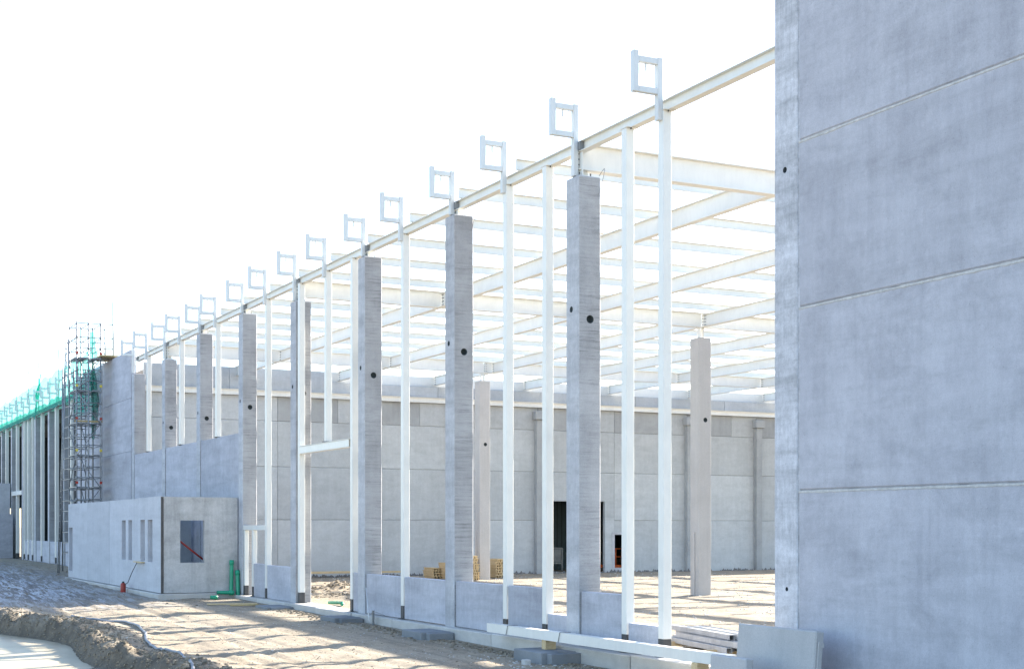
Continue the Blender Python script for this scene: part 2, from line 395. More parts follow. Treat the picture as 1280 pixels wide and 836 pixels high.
# ------------------------------------------------------------------ concrete columns
def cut(o, cutters):
    """blind round holes cut into a mesh object; their inside takes material slot 2"""
    par = o.parent; loc = o.location.copy(); o.parent = None; o.location = (0, 0, 0)
    for c in cutters:
        mb = MB(); mb.tube([c[0], c[1]], c[2], 16, 2)
        cu = mb.build('cutter', ['column_face', 'column_side', 'dark'], None, (0, 0, 0)); cu.location = -wloc(o)
        bm = bmesh.new(); bm.from_mesh(cu.data); bmesh.ops.recalc_face_normals(bm, faces=bm.faces[:]); bm.to_mesh(cu.data); bm.free()
        md = o.modifiers.new('b', 'BOOLEAN'); md.object = cu; md.operation = 'DIFFERENCE'; md.solver = 'EXACT'
        bpy.context.view_layer.update(); dg = bpy.context.evaluated_depsgraph_get()
        me = bpy.data.meshes.new_from_object(o.evaluated_get(dg)); o.modifiers.clear(); o.data = me; me.name = o.name
        bpy.data.objects.remove(cu)
    o.parent = par; o.location = loc
CS = .52
def bracket(parent, x, y, zlow, ztop=11.0):
    ztop += random.uniform(-.02, .02); x += random.uniform(-.01, .01)
    """square steel bracket frame standing outward of the facade on a flat stem"""
    m = MB()
    m.box(x-.02, x+.09, y-.06, y+.06, zlow, ztop+.02, bev=.006)
    o = m.build('bracket_stem', 'white2', parent)
    m = MB(); w = .11
    m.box(x-.54, x-.43, y-.06, y+.06, ztop-.66, ztop+.09, bev=.006)
    m.box(x-.429, x-.021, y-.055, y+.055, ztop-w, ztop, bev=.006)
    m.box(x-.429, x-.021, y-.055, y+.055, ztop-.66, ztop-.66+w, bev=.006)
    fr = m.build('bracket_frame', 'white2', parent)
    m = MB(); m.box(x-.27, x-.235, y-.012, y+.012, ztop-.25, ztop-w-.001)
    m.build('hanging_tab', 'white2', fr)
    return o
def column(yf, label, group, holes=True, size=CS, x=D, z0=-.12, ztop=9.92, mats=('column_face', 'column_side'), brk=True, plates=True, cat='column', cable=False):
    t = thing('concrete_column', label, cat, (x+size/2, yf-size/2, z0), group)
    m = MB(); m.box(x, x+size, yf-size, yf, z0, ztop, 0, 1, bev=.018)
    sh = m.build('shaft', list(mats)+['dark'], t)
    if holes:
        zc = 6.62
        cut(sh, [((x-.05, yf-size*.42, zc+.22), (x+.16, yf-size*.42, zc+.22), .065), ((x+size*.52, yf-size-.05, zc), (x+size*.52, yf-size+.16, zc), .085)])
        # dark plug at the bottom of each hole, its shade put into the colour
        m = MB(); m.tube([(x+size*.52, yf-size+.1, zc), (x+size*.52, yf-size+.155, zc)], .084, 14); m.build('hole_shade', 'dark', t)
        m = MB(); m.tube([(x+.1, yf-size*.42, zc+.22), (x+.155, yf-size*.42, zc+.22)], .064, 14); m.build('hole_shade', 'dark', t)
    if plates:
        m = MB(); m.box(x+.06, x+.40, yf-size+.07, yf-.07, ztop+.002, ztop+.022); m.box(x+.15, x+.17, yf-size+.1, yf-.1, ztop+.024, 10.05)
        m.box(x+.08, x+.36, yf-size/2-.008, yf-size/2+.008, ztop+.024, ztop+.2)
        o = m.build('cap_plate', 'white', t)
        for dx in (.10, .36):
            for dy in (.14, size-.14):
                m = MB(); m.tube([(x+dx, yf-dy, ztop+.023), (x+dx, yf-dy, ztop+.09)], .014, 6); m.build('anchor_bolt', 'bolt', o)
    if brk: bracket(t, x+.02, yf-.26, ztop+.03)
    if cable:
        m = MB(); pts = [(x+size-.05+.02*math.sin(i), yf-size-.02-.22*math.sin(i*.5), ztop+.02+.18*math.sin(i*.7)-.03*i) for i in range(8)]
        m.tube(pts, .006, 5); m.build('tie_wire', 'galv', t)
    return t
colY = [25.74, 31.82, 37.80, 43.85, 49.74, 55.6, 61.4]
desc = ['tallest grey concrete column in view, nearest the big right hand wall, with dark horizontal board marks',
 'grey concrete column, second from the big right hand wall, behind the timber pallets gap',
 'concrete column at the right side of the wide gate opening, with a wavy dark stain',
 'concrete column at the left side of the wide gate opening, half behind a white post',
 'concrete column at the near end of the low grey office box',
 'concrete column rising from the high grey wall, first behind the office box corner',
 'concrete column rising from the high grey wall, second behind the office box corner']
desc[1] = 'grey concrete column, second one left of the big right hand wall'
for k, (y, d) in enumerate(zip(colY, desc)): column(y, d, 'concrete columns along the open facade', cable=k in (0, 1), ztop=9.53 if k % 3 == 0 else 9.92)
# column that carries the end of the tall wall
t = thing('concrete_column', 'concrete column where the stepped grey wall meets its tall end part', 'column', (D+.26, 67.34, -.1), 'concrete columns along the open facade')
m = MB(); m.box(D+.03, D+.55, 67.08, 67.60, -.1, 9.5, 0, 1, bev=.015); m.build('shaft', ['column_face', 'column_side'], t)
bracket(t, D+.0, 67.3, 9.55)

# ------------------------------------------------------------------ white steel posts
def steel_post(y, label, brk, ztop=10.045, z0=-.005, wx=.18, wy=.18, x=D+.03, shoe=.34):
    t = thing('steel_post', label, 'steel post', (x+wx/2, y-wy/2, z0), 'white steel posts along the facade')
    m = MB(); m.box(x, x+wx, y-wy, y, z0+shoe, ztop, bev=.008); m.build('shaft', 'white', t)
    m = MB(); m.box(x-.001, x+wx+.001, y-wy-.001, y+.001, z0, z0+shoe-.002, bev=.008); m.build('base_shoe', 'shoe', t)
    m = MB(); m.box(x-.05, x+wx+.05, y-wy-.05, y+.05, z0+.002, z0+.018)
    m.build('base_plate', 'shoe', t)
    if ztop > 9:
        m = MB(); m.box(x-.01, x+wx+.06, y-wy-.06, y+.06, ztop+.001, ztop+.009); pl = m.build('head_plate', 'white', t)
        for dy in (-.03, wy+.03):
            m = MB(); m.tube([(x+wx/2, y-dy, ztop-.03), (x+wx/2, y-dy, ztop+.0)], .014, 6); m.build('bolt', 'bolt', pl)
    if brk: bracket(t, D-.06+.02, y-.09, 9.86)
    return t
posts = [(22.30, 1, 'white steel post with square bracket on top, nearest the big right hand wall'),
 (23.60, 0, 'plain white steel post without a bracket, second from the big right hand wall'),
 (26.85, 0, 'plain white steel post without a bracket, just left of the tallest concrete column'),
 (28.72, 1, 'white steel post with square bracket, midway between the two nearest concrete columns'),
 (34.72, 1, 'white steel post with square bracket, between the second concrete column and the gate opening'),
 (38.50, 0, 'white steel post without a bracket forming the right jamb of the gate opening'),
 (40.71, 1, 'white steel post with square bracket ending on the gate lintel'),
 (43.20, 0, 'white steel post without a bracket forming the left jamb of the gate opening'),
 (46.68, 1, 'white steel post with square bracket beside the low door frame near the office box'),
 (52.95, 1, 'white steel post with square bracket rising above the stepped wall, nearest the office corner'),
 (58.50, 1, 'white steel post with square bracket standing on the stepped wall, middle of three'),
 (64.50, 1, 'white steel post with square bracket nearest the tall end of the grey wall')]
for y, b_, l in posts:
    if y == 40.71: steel_post(y, l, b_, z0=4.93, shoe=.0001)
    elif y > 50: steel_post(y, l, b_, z0=5.75, shoe=.0001)
    else: steel_post(y, l, b_)
# posts of the low door opening
steel_post(49.2, 'short white door post close to the green pipes', 0, 2.28, wx=.14, wy=.16)
steel_post(48.2, 'short white door post beside the narrow grey infill panel', 0, 2.28, wx=.14, wy=.16)
m = MB(); m.box(D+.02, D+.19, 46.69, 49.22, 2.285, 2.45, bev=.006); one(m, 'door_lintel', 'white', 'short white steel lintel on the two short door posts', 'lintel', (D+.1, 47.9, 2.28))
m = MB(); m.ibeam((D+.08, 38.52, 4.80), (D+.08, 43.00, 4.80), .24, .20, .014, .012); m.box(D+.0, D+.012, 38.53, 42.99, 4.70, 4.90)
one(m, 'gate_lintel', 'white', 'white steel beam spanning the top of the wide gate opening', 'lintel', (D+.1, 40.7, 4.68))

# ------------------------------------------------------------------ eave beam
t = thing('eave_beam', 'long white steel eave beam running along the top of the whole facade', 'steel beam', (D+.2, 40, 9.88))
seg = [18.3]+[y-.26 for y in colY]+[67.0]
for a, b_ in zip(seg[:-1], seg[1:]):
    m = MB(); m.ibeam((D+.2, a+.01, 10.165), (D+.2, b_-.01, 10.165), .215, .17, .016, .012); s_ = m.build('beam_length', 'white', t)
    m = MB(); m.box(D+.09, D+.185, b_-.16, b_-.05, 10.08, 10.25); q = m.build('joint_plate', 'galv', s_)

# ------------------------------------------------------------------ roof steel
def bolts(m, p, ax, n=4, step=.11):
    for k in range(n):
        for s_ in (-.045, .045):
            q = Vector(p)+Vector((s_, 0, 0) if ax == 'y' else (0, s_, 0))+Vector((0, 0, -step*(n-1)/2+k*step))
            d = Vector((0, -.012, 0)) if ax == 'y' else Vector((-.012, 0, 0))
            m.tube([q, q+d*2.2], .014, 6)
gl = [(25.48, 'nearest'), (43.59, 'middle'), (61.14, 'farthest')]
GX1 = 62.3
for y, wd in gl:
    t = thing('roof_girder', f'deep white roof girder crossing the hall, {wd} of three', 'steel girder', (D+.3, y, 9.7), 'deep girders crossing the hall')
    m = MB()
    xs_ = [D+.1, 29.9 if y < 60 else 29.5, 46.1, GX1]
    for a, b_ in zip(xs_[:-1], xs_[1:]):
        m = MB(); m.ibeam((a+.012, y, 9.96), (b_-.012, y, 9.96), .54, .24, .022, .014); m.build('girder_length', 'white', t)
        m = MB(); m.box(a+.013, a+.13, y-.03, y-.008, 9.74, 10.18); sp = m.build('splice_plate', 'white', t)
        m = MB(); bolts(m, (a+.07, y-.03, 9.96), 'y'); tag(m.build('bolts', 'bolt', sp), kind='stuff')
bx = [19.42+5.24*k for k in range(8)]
segs_y = [(25.48, 43.59), (43.59, 61.14), (61.14, 67.97)]
for k, x in enumerate(bx):
    t = thing('roof_beam', f'white lengthwise roof beam running parallel to the facade, {ORD[k]} in from it', 'steel beam', (x, 46, 9.7), 'lengthwise roof beams')
    for a, b_ in segs_y:
        m = MB(); m.ibeam((x, a+.13, 9.93), (x, b_-.13, 9.93), .46, .20, .018, .012); s_ = m.build('beam_length', 'white', t)
        m = MB(); bolts(m, (x-.012, a+.22, 9.93), 'x'); bolts(m, (x-.012, b_-.25, 9.93), 'x'); tag(m.build('bolts', 'bolt', s_), kind='stuff')
py = [28.1+3.02*k for k in range(13)]
for k, y in enumerate(py):
    m = MB(); m.prism([(-.04,-.12),(.04,-.12),(.04,-.11),(-.03,-.11),(-.03,.11),(.04,.11),(.04,.12),(-.04,.12)], (D+.06, y, 10.396), (GX1, y, 10.396))
    # the channel is really a folded sheet: back web faces the camera
    one(m, 'roof_purlin', 'white', f'thin white roof purlin crossing the hall, {ORD[k]} behind the nearest deep girder', 'purlin', (D, y, 10.33), 'thin roof purlins')
# interior columns
def inner_col(x, y, label, z0=-.25, ztop=9.3, s=.55):
    t = thing('concrete_column', label, 'column', (x, y, z0), 'free standing columns inside the hall')
    m = MB(); m.box(x-s/2, x+s/2, y-s/2, y+s/2, z0, ztop, 0, 1, bev=.015); sh = m.build('shaft', ['column_pale', 'column_pale', 'dark'], t)
    cut(sh, [((x+.02, y-s/2-.05, 6.3), (x+.02, y-s/2+.14, 6.3), .085)])
    m = MB(); m.tube([(x+.02, y-s/2+.09, 6.3), (x+.02, y-s/2+.135, 6.3)], .084, 14); m.build('hole_shade', 'dark', t)  # dark plug, shade of the hole as colour
    m = MB(); m.box(x-.16, x+.16, y-.14, y+.14, ztop+.001, ztop+.02); m.box(x-.09, x-.07, y-.1, y+.1, ztop+.021, 9.685); m.box(x+.07, x+.09, y-.1, y+.1, ztop+.021, 9.685)
    m.build('cap_plate', 'white', t)
    m = MB(); m.box(x-s/2-.035, x-s/2-.003, y-.05, y+.05, z0, 2.2); m.build('cover_strip', 'column_pale', t)
    return t
inner_col(29.9, 43.65, 'pale pinkish concrete column standing free on the sunlit hall floor, nearer one')
inner_col(29.5, 61.3, 'pale concrete column standing free inside the hall, farther one near the timber stacks')
inner_col(62.3, 43.65, 'pale concrete column at the far side of the hall hidden by the right hand wall')
inner_col(46.1, 43.65, 'pale concrete column in the hall behind the right hand wall')
inner_col(46.1, 25.5, 'pale concrete column close behind the right hand wall')
inner_col(29.9, 25.5, 'pale concrete column near the inside of the right hand wall')

# ------------------------------------------------------------------ big right-hand wall
t = thing('concrete_wall', 'huge grey precast concrete wall filling the right side, five stacked panels high', 'wall', (D+.15, 14, 0))
t['label'] = 'huge grey precast concrete wall filling the right side of the view, stacked from wide panels'
zj = [-.05, 2.975, 5.88, 8.52, 11.4]
for a, b_ in ((5.9, 18.17), (-6.0, 5.2)):
    for z0, z1 in zip(zj[:-1], zj[1:]):
        m = MB(); m.box(D+.016+random.uniform(-.003, .003), D+.24, a+.004, b_-.004, z0+.004, z1-.004, bev=.024); m.build('wall_panel', 'panel_big', t, (D, (a+b_)/2, z0))
    m = MB()
    m.box(D+.10, D+.20, a+.1, b_-.1, .2, 11.3)
    m.build('joint_core', 'footing', t)
    if b_ > 10:
        m = MB(); m.box(D+.014, D+.06, b_+.0, b_+.008, -.1, 11.35); m.box(D+.020, D+.06, b_-.03, b_-.001, -.1, 11.35); m.build('joint_fill', 'column_light', t)
    for z in zj[1:-1]:   # ragged pale bead; stands for light caught on the lower panel's chamfer
        m = MB(); L_ = b_-a; n = int(L_/.035)
        for i in range(n+1):
            y = a+.01+(L_-.02)*i/n; q = noise.fractal(Vector((y*3.1, z, 0)), .8, 2.1, 4)
            hh = .016+.016*max(0, q); xo = D+.009-.004*max(0, noise.noise(Vector((y*9, z, 3))))
            for (dx, dz) in ((.03, .004+.006*q), (0, -.004+.006*q), (-.002, -hh*1.2-.016), (.014, -hh*1.5-.022)): m.v.append(Vector((xo+dx, y, z+dz)))
        for i in range(n):
            for j in range(3): m.f.append([i*4+j, i*4+j+1, i*4+j+5, i*4+j+4]); m.m.append(0); m.sm.append(False)
        m.build('joint_fill', 'crumb', t)
column(18.78, 'pale concrete column at the left edge of the huge right hand wall, reaching out of view', 'columns of the right hand wall', holes=False, size=.60, x=D, ztop=11.6, brk=False, plates=False, mats=('column_light', 'column_side'))
sh = [o for o in bpy.data.objects if o.name.startswith('shaft')][-1]
cut(sh, [((D-.05, 18.5, 8.13), (D+.12, 18.5, 8.13), .05), ((D-.05, 18.45, 1.40), (D+.03, 18.45, 1.40), .035)])
column(5.86, 'concrete column far along the huge right hand wall, out of view', 'columns of the right hand wall', holes=False, size=.60, x=D, ztop=11.6, brk=False, plates=False)

# ------------------------------------------------------------------ low infill panels between posts and columns
low = [(22.12, 18.79, .03, 0), (23.38, 22.31, .56, 1), (25.20, 23.61, 1.09, 2), (26.64, 25.75, .56, 3), (28.50, 26.87, 1.09, 4), (31.29, 28.74, 1.09, 5),
       (34.51, 31.84, 1.09, 6), (37.26, 34.74, 1.09, 7), (38.29, 37.83, 1.10, 8), (43.32, 43.21, 1.13, 9), (46.47, 43.87, 1.11, 10), (48.02, 46.70, 1.13, 11)]
lowlab = {1: 'lowest short grey infill panel between the two posts nearest the right hand wall',
 2: 'low grey infill panel right of the tallest concrete column, with swirl marks',
 3: 'short narrow infill panel just left of the tallest concrete column',
 4: 'low square infill panel between two white posts above the end of the lying white beam',
 5: 'low infill panel right of the second concrete column',
 6: 'low infill panel left of the second concrete column',
 7: 'low blue grey infill panel with a white rod leaning on it near the gate',
 8: 'narrow low panel strip at the right jamb of the gate opening',
 10: 'low infill panel left of the gate opening',
 11: 'narrow blotchy grey panel beside the small door opening'}
for b_, a, z1, k in low:
    if k not in lowlab: continue
    m = MB(); m.box(D+.045+random.uniform(0, .01), D+.23, a+.008, b_-.008 if b_ > a else b_, .0, z1, bev=.012) if b_ > a else None
    if b_ < a: a, b_ = b_, a
    m = MB(); m.box(D+.045, D+.23, a+.008, b_-.008, .0, z1, bev=.012)
    o = one(m, 'infill_panel', 'panel', lowlab[k], 'concrete panel', (D+.1, (a+b_)/2, 0), 'low infill panels along the facade')

# ------------------------------------------------------------------ stepped wall behind the office and its tall end
t = thing('concrete_wall', 'grey concrete wall stepping up behind the office box, its tall end beside the scaffold tower', 'wall', (D+.15, 62, 0))
ys_ = [49.80, 55.06, 60.86, 67.05]
for i in range(3):
    a = ys_[i] if i == 0 else colY[4+i]+.004; b_ = colY[5+i]-CS-.004 if i < 2 else 67.05
    for z0, z1 in ((-.05, 2.93), (2.93, 5.74)):
        m = MB(); m.box(D+.04+.006*i, D+.24, a+.004, b_-.004, z0+.003, z1-.003, bev=.014); m.build('wall_panel', 'panel', t, (D, (a+b_)/2, z0))
zt = [-.05, 2.93, 5.93, 8.42, 10.68]
for a, b_ in ((67.62, 74.38), (74.55, 81.9)):
    for z0, z1 in zip(zt[:-1], zt[1:]):
        m = MB(); m.box(D+.0, D+.24, a+.004, b_-.004, z0+.003, z1-.003, bev=.014); m.build('wall_panel', 'panel', t, (D, (a+b_)/2, z0))
m = MB(); m.box(D-.02, D+.3, 74.385, 74.545, -.05, 10.6, bev=.01); m.build('joint_pillar', 'column_face', t)

# ------------------------------------------------------------------ end wall of the hall
YW = 67.62
t = thing('concrete_wall', 'long pale end wall at the back of the hall with a dark gateway and roof edge beam', 'wall', (40, YW, 0))
rows = [-.15, 2.74, 5.34, 7.57, 8.77]
px_ = [14.85, 21.4, 26.2, 31.0, 35.8, 40.6, 45.4, 50.2, 55.0, 61.0, 67.0, 73.0, 80.0]
for i, (a, b_) in enumerate(zip(px_[:-1], px_[1:])):
    for j, (z0, z1) in enumerate(zip(rows[:-1], rows[1:])):
        holes = []
        if j < 2:
            if a < 36.5 and b_ > 36.5: holes = [(36.55, b_, max(z0, -.1), min(z1, 3.78))]
            if a < 40 and b_ > 40: holes = [(36.55, 40.0, max(z0, -.1), min(z1, 3.78))]
            if a == 40.6: holes = [(40.62, 41.55, max(z0, .14), 1.96)] if j == 0 else []
        mat = 'panel_hall'
        if j == 3: mat = random.choice(['panel_damp_shade', 'panel_damp_shade', 'panel_hall'])
        if not holes and j == 3:
            c_ = a+(b_-a)*random.uniform(.55, .8)
            for (u0, u1, mm) in ((a, c_, mat), (c_, b_, 'panel_hall')):
                m = MB(); m.box(u0+.004, u1-.004, YW, YW+.2, z0+.004, z1-.004, bev=.02); m.build('wall_panel', mm, t, (u0, YW, z0))
        elif not holes:
            m = MB(); m.box(a+.004, b_-.004, YW+.008*((i+j) % 2), YW+.2, z0+.004, z1-.004, bev=.022); m.build('wall_panel', mat, t, (a, YW, z0))
        else:
            hs = [(max(h[0], a), min(h[1], b_), h[2], h[3]) for h in holes]
            m = MB(); m.grid_wall('y', YW, .2, [a+.004, b_-.004], [z0+.004, z1-.004], hs); m.build('wall_panel', mat, t, (a, YW, z0))
m = MB()
for z in (2.74, 5.34, 7.57): m.box(14.9, 36.4, YW+.05, YW+.15, z-.03, z+.03); m.box(41.7, 79.9, YW+.05, YW+.15, z-.03, z+.03)
m.build('joint_fill', 'dark_stones', t)
for x in (26.2, 31.0, 35.8, 45.4, 50.2, 55.0, 61.0):
    m = MB(); m.box(x-.19, x+.19, YW-.32, YW-.004, -.15, 8.10, bev=.012); p_ = m.build('pilaster', 'panel_damp_shade', t, (x, YW-.16, 0))
    m = MB(); m.box(x-.30, x+.30, YW-.44, YW-.004, 8.105, 8.55, bev=.03); m.build('corbel', 'panel_damp_shade', p_)
m = MB(); m.ibeam((14.9, YW-.12, 8.90), (79.5, YW-.12, 8.90), .27, .2, .02, .02); m.build('edge_beam', 'white', t, (40, YW-.12, 8.9))
for a, b_, z1 in ((14.9, 19, 10.12), (19.0, 24, 10.12), (24, 30, 9.62), (30, 36, 9.62), (36, 42, 9.62), (42, 48, 9.62), (48, 54, 9.62), (54, 80, 9.62)):
    m = MB(); m.box(a+.005, b_-.005, YW+.03, YW+.22, 8.78, z1, bev=.02); m.build('parapet_panel', 'panel_hall', t, (a, YW, 9))
m = MB(); m.box(24.1, 80, YW+.26, YW+.5, 9.60, 10.14, bev=.01); m.build('coping', 'white', t, (50, YW, 9.7))
m = MB(); m.box(40.45, 41.72, YW-.03, YW-.003, 1.965, 2.10); m.box(40.45, 40.615, YW-.03, YW-.003, .10, 1.96); m.box(41.56, 41.72, YW-.03, YW-.003, .10, 1.96); m.box(40.45, 41.72, YW-.03, YW-.003, -.1, .095)
m.build('door_surround', 'office', t, (41.1, YW, 0))
# dark stones added along the wall foot for the wall's shadow there
m = MB()
for k in range(900):
    x = random.uniform(15, 75); y = YW-.05-abs(random.gauss(0, .35)); r = random.uniform(.05, .13)
    z = gz(x, y)
    m.v += [Vector((x+r*math.cos(a_), y+r*math.sin(a_), z-.02)) for a_ in (0, 1.6, 3.1, 4.7)]+[Vector((x+random.uniform(-.03, .03), y, z+r*random.uniform(.8, 1.6)))]
    b = len(m.v)-5
    for q in ((0, 1, 4), (1, 2, 4), (2, 3, 4), (3, 0, 4)): m.f.append([b+i for i in q]); m.m.append(0); m.sm.append(False)
o = m.build('dark_stones', 'dark_stones'); tag(o, 'dark stones added for the shadow strip at the foot of the end wall', 'dark_stones', kind='stuff')
# things seen in the openings
t = thing('strip_curtain', 'dark ribbed curtain hanging behind the gateway of the end wall', 'curtain', (38, 73, 0))
for k in range(26):
    x = 35.6+k*.3
    m = MB(); m.prism([(-.13, -.02), (.13, -.02), (.09, .05), (-.09, .05)], (x, 73, -.1), (x, 73, 4.6)); m.build('strip', 'curtain', t)

t = thing('cage_railing', 'orange steel cage railing standing inside the small doorway of the end wall', 'railing', (41.2, 68.8, .1))
for x in (40.95, 41.35, 41.75):
    m = MB(); m.tube([(x, 68.7, .25), (x, 68.7, 1.18)], .03, 8); m.build('post', 'orange', t)
for z in (.72, 1.17):
    m = MB(); m.tube([(40.93, 68.68, z), (41.77, 68.68, z)], .028, 8); m.build('rail', 'orange', t)
m = MB(); m.box(40.8, 41.85, 68.5, 69.6, .1, .26, bev=.02); m.build('platform', 'orange', t)
m = MB()
t = thing('portable_barrier', 'low grey steel barrier inside the dark gateway of the end wall', 'barrier', (37.6, 71, 0))
for x in (36.6, 37.9, 39.2):
    m = MB(); m.box(x-.04, x+.04, 71, 71.06, -.1, 1.2); m.build('post', 'galv', t)
for z in (.3, 1.15):
    m = MB(); m.box(36.6, 39.2, 70.98, 71.0, z, z+.08); m.build('rail', 'galv', t)
m = MB(); m.box(36.62, 39.18, 71.062, 71.07, .4, 1.13); m.build('sheet', 'galv', t)

# ------------------------------------------------------------------ finished dark hall beyond the end wall (seen between the left columns)
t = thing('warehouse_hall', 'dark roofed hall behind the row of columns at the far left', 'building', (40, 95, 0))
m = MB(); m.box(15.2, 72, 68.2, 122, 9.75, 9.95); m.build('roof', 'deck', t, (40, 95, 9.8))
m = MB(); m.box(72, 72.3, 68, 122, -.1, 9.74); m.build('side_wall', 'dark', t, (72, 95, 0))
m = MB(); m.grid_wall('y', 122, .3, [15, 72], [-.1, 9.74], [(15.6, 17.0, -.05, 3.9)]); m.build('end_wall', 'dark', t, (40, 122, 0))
m = MB(); m.grid_wall('x', 22, .2, [77, 112], [-.1, 9.74], []); m.build('dark_backing', 'dark', t, (26, 96, 0))  # dark sheet added for the unlit depth seen between the columns
for y in (80, 88, 96, 104, 112):
    m = MB(); m.ibeam((15.2, y, 9.4), (26, y, 9.4), .55, .24); m.build('roof_beam', 'deck', t, (20, y, 9.4))
lcol = [86.3, 91.6, 97.0, 102.6, 108.0, 113.4, 118.8]
for k, y in enumerate(lcol):
    column(y, f'blue grey shaded concrete column of the far left row, {ORD[k]} beyond the scaffold tower', 'concrete columns of the far left row', size=.5, holes=False, ztop=9.5, z0=0, brk=False, plates=False)
m = MB()
lp = []
for k, y in enumerate(lcol): lp += [(y-2.75, k*2)]
lp += [(84.0, 99), (98.0, 98), (101.6, 97)]
lp = sorted(lp)
for q, (y, _) in enumerate(lp):
    t = thing('steel_post', f'slim white steel post of the far left row, {ORD[q]} beyond the scaffold tower', 'steel post', (D, y, 0.2), 'slim steel posts of the far left row')
    m = MB(); m.box(D-.02, D+.2, y-.2, y, .55, 9.6, bev=.01); m.build('shaft', 'white', t)
    m = MB(); m.box(D-.021, D+.201, y-.201, y+.001, .2, .548); m.build('base_shoe', 'shoe', t)
for q in range(13):
    y = 83.0+2.75*q
    t = thing('roof_bracket', f'square steel bracket on the netted roof edge at far left, {ORD[q]} beyond the scaffold tower', 'bracket', (D, y, 9.6), 'square brackets on the netted roof edge')
    bracket(t, D+.02, y, 9.6, 10.95)
m = MB(); m.ibeam((D+.2, 82, 9.75), (D+.2, 122, 9.75), .26, .2, .02, .02); one(m, 'eave_beam', 'white', 'white eave beam under the green netting at the far left', 'steel beam', (D+.2, 100, 9.7))
edges = [83.8]+[y for y in lcol]
nl = 0
for k, y in enumerate(lcol[:-1]):
    if k == 3:  # gate
        m = MB(); m.box(D-.03, D+.2, y+.01, lcol[k+1]-.51, 4.6, 4.9, bev=.01); one(m, 'gate_lintel', 'white', 'white lintel over the open gateway in the far left column row', 'lintel', (D, y+2, 4.7)); continue
    a, b_ = y+.01, lcol[k+1]-.52
    m = MB(); m.box(D+.06, D+.24, a, b_, .15, 1.5 if k < 4 else 3.0, bev=.014)
    one(m, 'infill_panel', 'panel', f'pale low infill panel in the far left column row, {ORD[nl]} beyond the scaffold tower', 'concrete panel', (D+.1, (a+b_)/2, .1), 'low infill panels of the far left row'); nl += 1
m = MB(); m.box(D+.06, D+.24, 82.0, 85.66, .1, 1.5, bev=.014); one(m, 'infill_panel', 'panel', 'low infill panel next to the foot of the scaffold tower', 'concrete panel', (D+.1, 84, .1), 'low infill panels of the far left row')
# far office box at the extreme left
t = thing('office_box', 'plain pale concrete box at the extreme left edge against the far columns', 'building', (12.9, 114, .2))
m = MB(); m.grid_wall('y', 107.6, .2, [12.6, 14.2], [.1, 5.5], []); m.build('end_wall', 'office', t, (13.4, 107.6, 0))
m = MB(); m.grid_wall('x', 12.4, .2, [107.6, 125], [.1, 5.5], [(109, 110, 1.2, 2.8)]); m.build('front_wall', 'office', t, (12.5, 116, 0))
m = MB(); m.grid_wall('y', 106.2, .2, [13.2, 14.2], [.1, 3.3], []); m.grid_wall('x', 13.0, .2, [106.2, 107.58], [.1, 3.3], []); m.build('porch', 'panel', t, (13.4, 106, 0))

# ------------------------------------------------------------------ office box in front of the facade
OX, OY = 11.56, 49.80
t = thing('office_box', 'low pale concrete office box with slot windows and one square window, no roof', 'building', (12.9, 59, 0))
z0, z1 = .09, 3.44
slots = [(57.0, 57.5), (56.0, 56.5), (53.0, 53.62), (51.9, 52.5)]
def FY(px, x=OX):
    Z = 1785*x/.8919/(px+265); return (Z-x*.4522)/.8919
slots = [(FY(157), FY(152)), (FY(165), FY(160.3)), (FY(181), FY(175.5)), (FY(190.6), FY(184.6))]
cutsY = [OY+.005, FY(172), FY(137), FY(109), 68.2]
for i, (a, b_) in enumerate(zip(cutsY[:-1], cutsY[1:])):
    hs = [(s0, s1, 1.14, 2.65) for s0, s1 in slots if s0 > a and s1 < b_]
    if i == 3: hs.append((FY(90.6), FY(86.2), .37, 2.36))
    m = MB(); m.grid_wall('x', OX+.004*(i % 2), .19, [a+.004, b_-.004], [z0, z1+(.0 if i else .02)], hs); w_ = m.build('wall_panel', 'office', t, (OX, (a+b_)/2, z0))
    if i == 1 or i == 0:
        pass
    for h in hs:
        m = MB(); m.box(OX+.12, OX+.188, h[0]+.003, h[0]+.03, h[2]+.003, h[3]-.003); m.build('reveal_strip', 'shoe', w_)
m = MB(); m.grid_wall('y', OY-.03, .2, [OX+.09, D-.02], [z0, z1+.0], [(12.23, 13.08, 1.14, 2.62)]); m.build('end_wall', 'office_end', t, (12.9, OY, z0))
m = MB(); m.box(OX+.0, OX+.085, OY-.05, OY-.001, z0, z1); m.build('corner_seal', 'shoe', t)
m = MB(); m.grid_wall('y', 56.2, .16, [OX+.2, D-.05], [z0, z1], []); m.build('partition', 'panel_damp_shade', t, (12.9, 56.2, z0))  # darker concrete stands in for the shade behind the window
m = MB(); m.box(12.42, 12.62, 51.6, 51.8, z0, 2.2, bev=.01); m.build('inner_pier', 'office', t)
m = MB(); m.grid_wall('y', 68.2, .16, [OX+.2, D-.05], [z0, z1], []); m.build('far_wall', 'office', t, (12.9, 68.2, z0))
m = MB(); m.box(OX+.2, D, OY+.2, 68.1, z0-.02, z0+.02); m.build('floor_slab', 'footing', t)
m = MB(); m.box(OX-.14, D-.02, OY-.16, 68.35, -.5, z0-.022, bev=.03); m.build('footing', 'footing', t, (12.9, 59, -.2))
m = MB(); m.tube([(12.15, 50.3, 2.05), (12.7, 50.35, 1.62), (13.3, 50.4, 1.16)], .035, 8); one(m, 'steel_prop', 'red', 'dark red steel prop leaning inside the square office window', 'prop', (12.7, 50.3, 1.2))
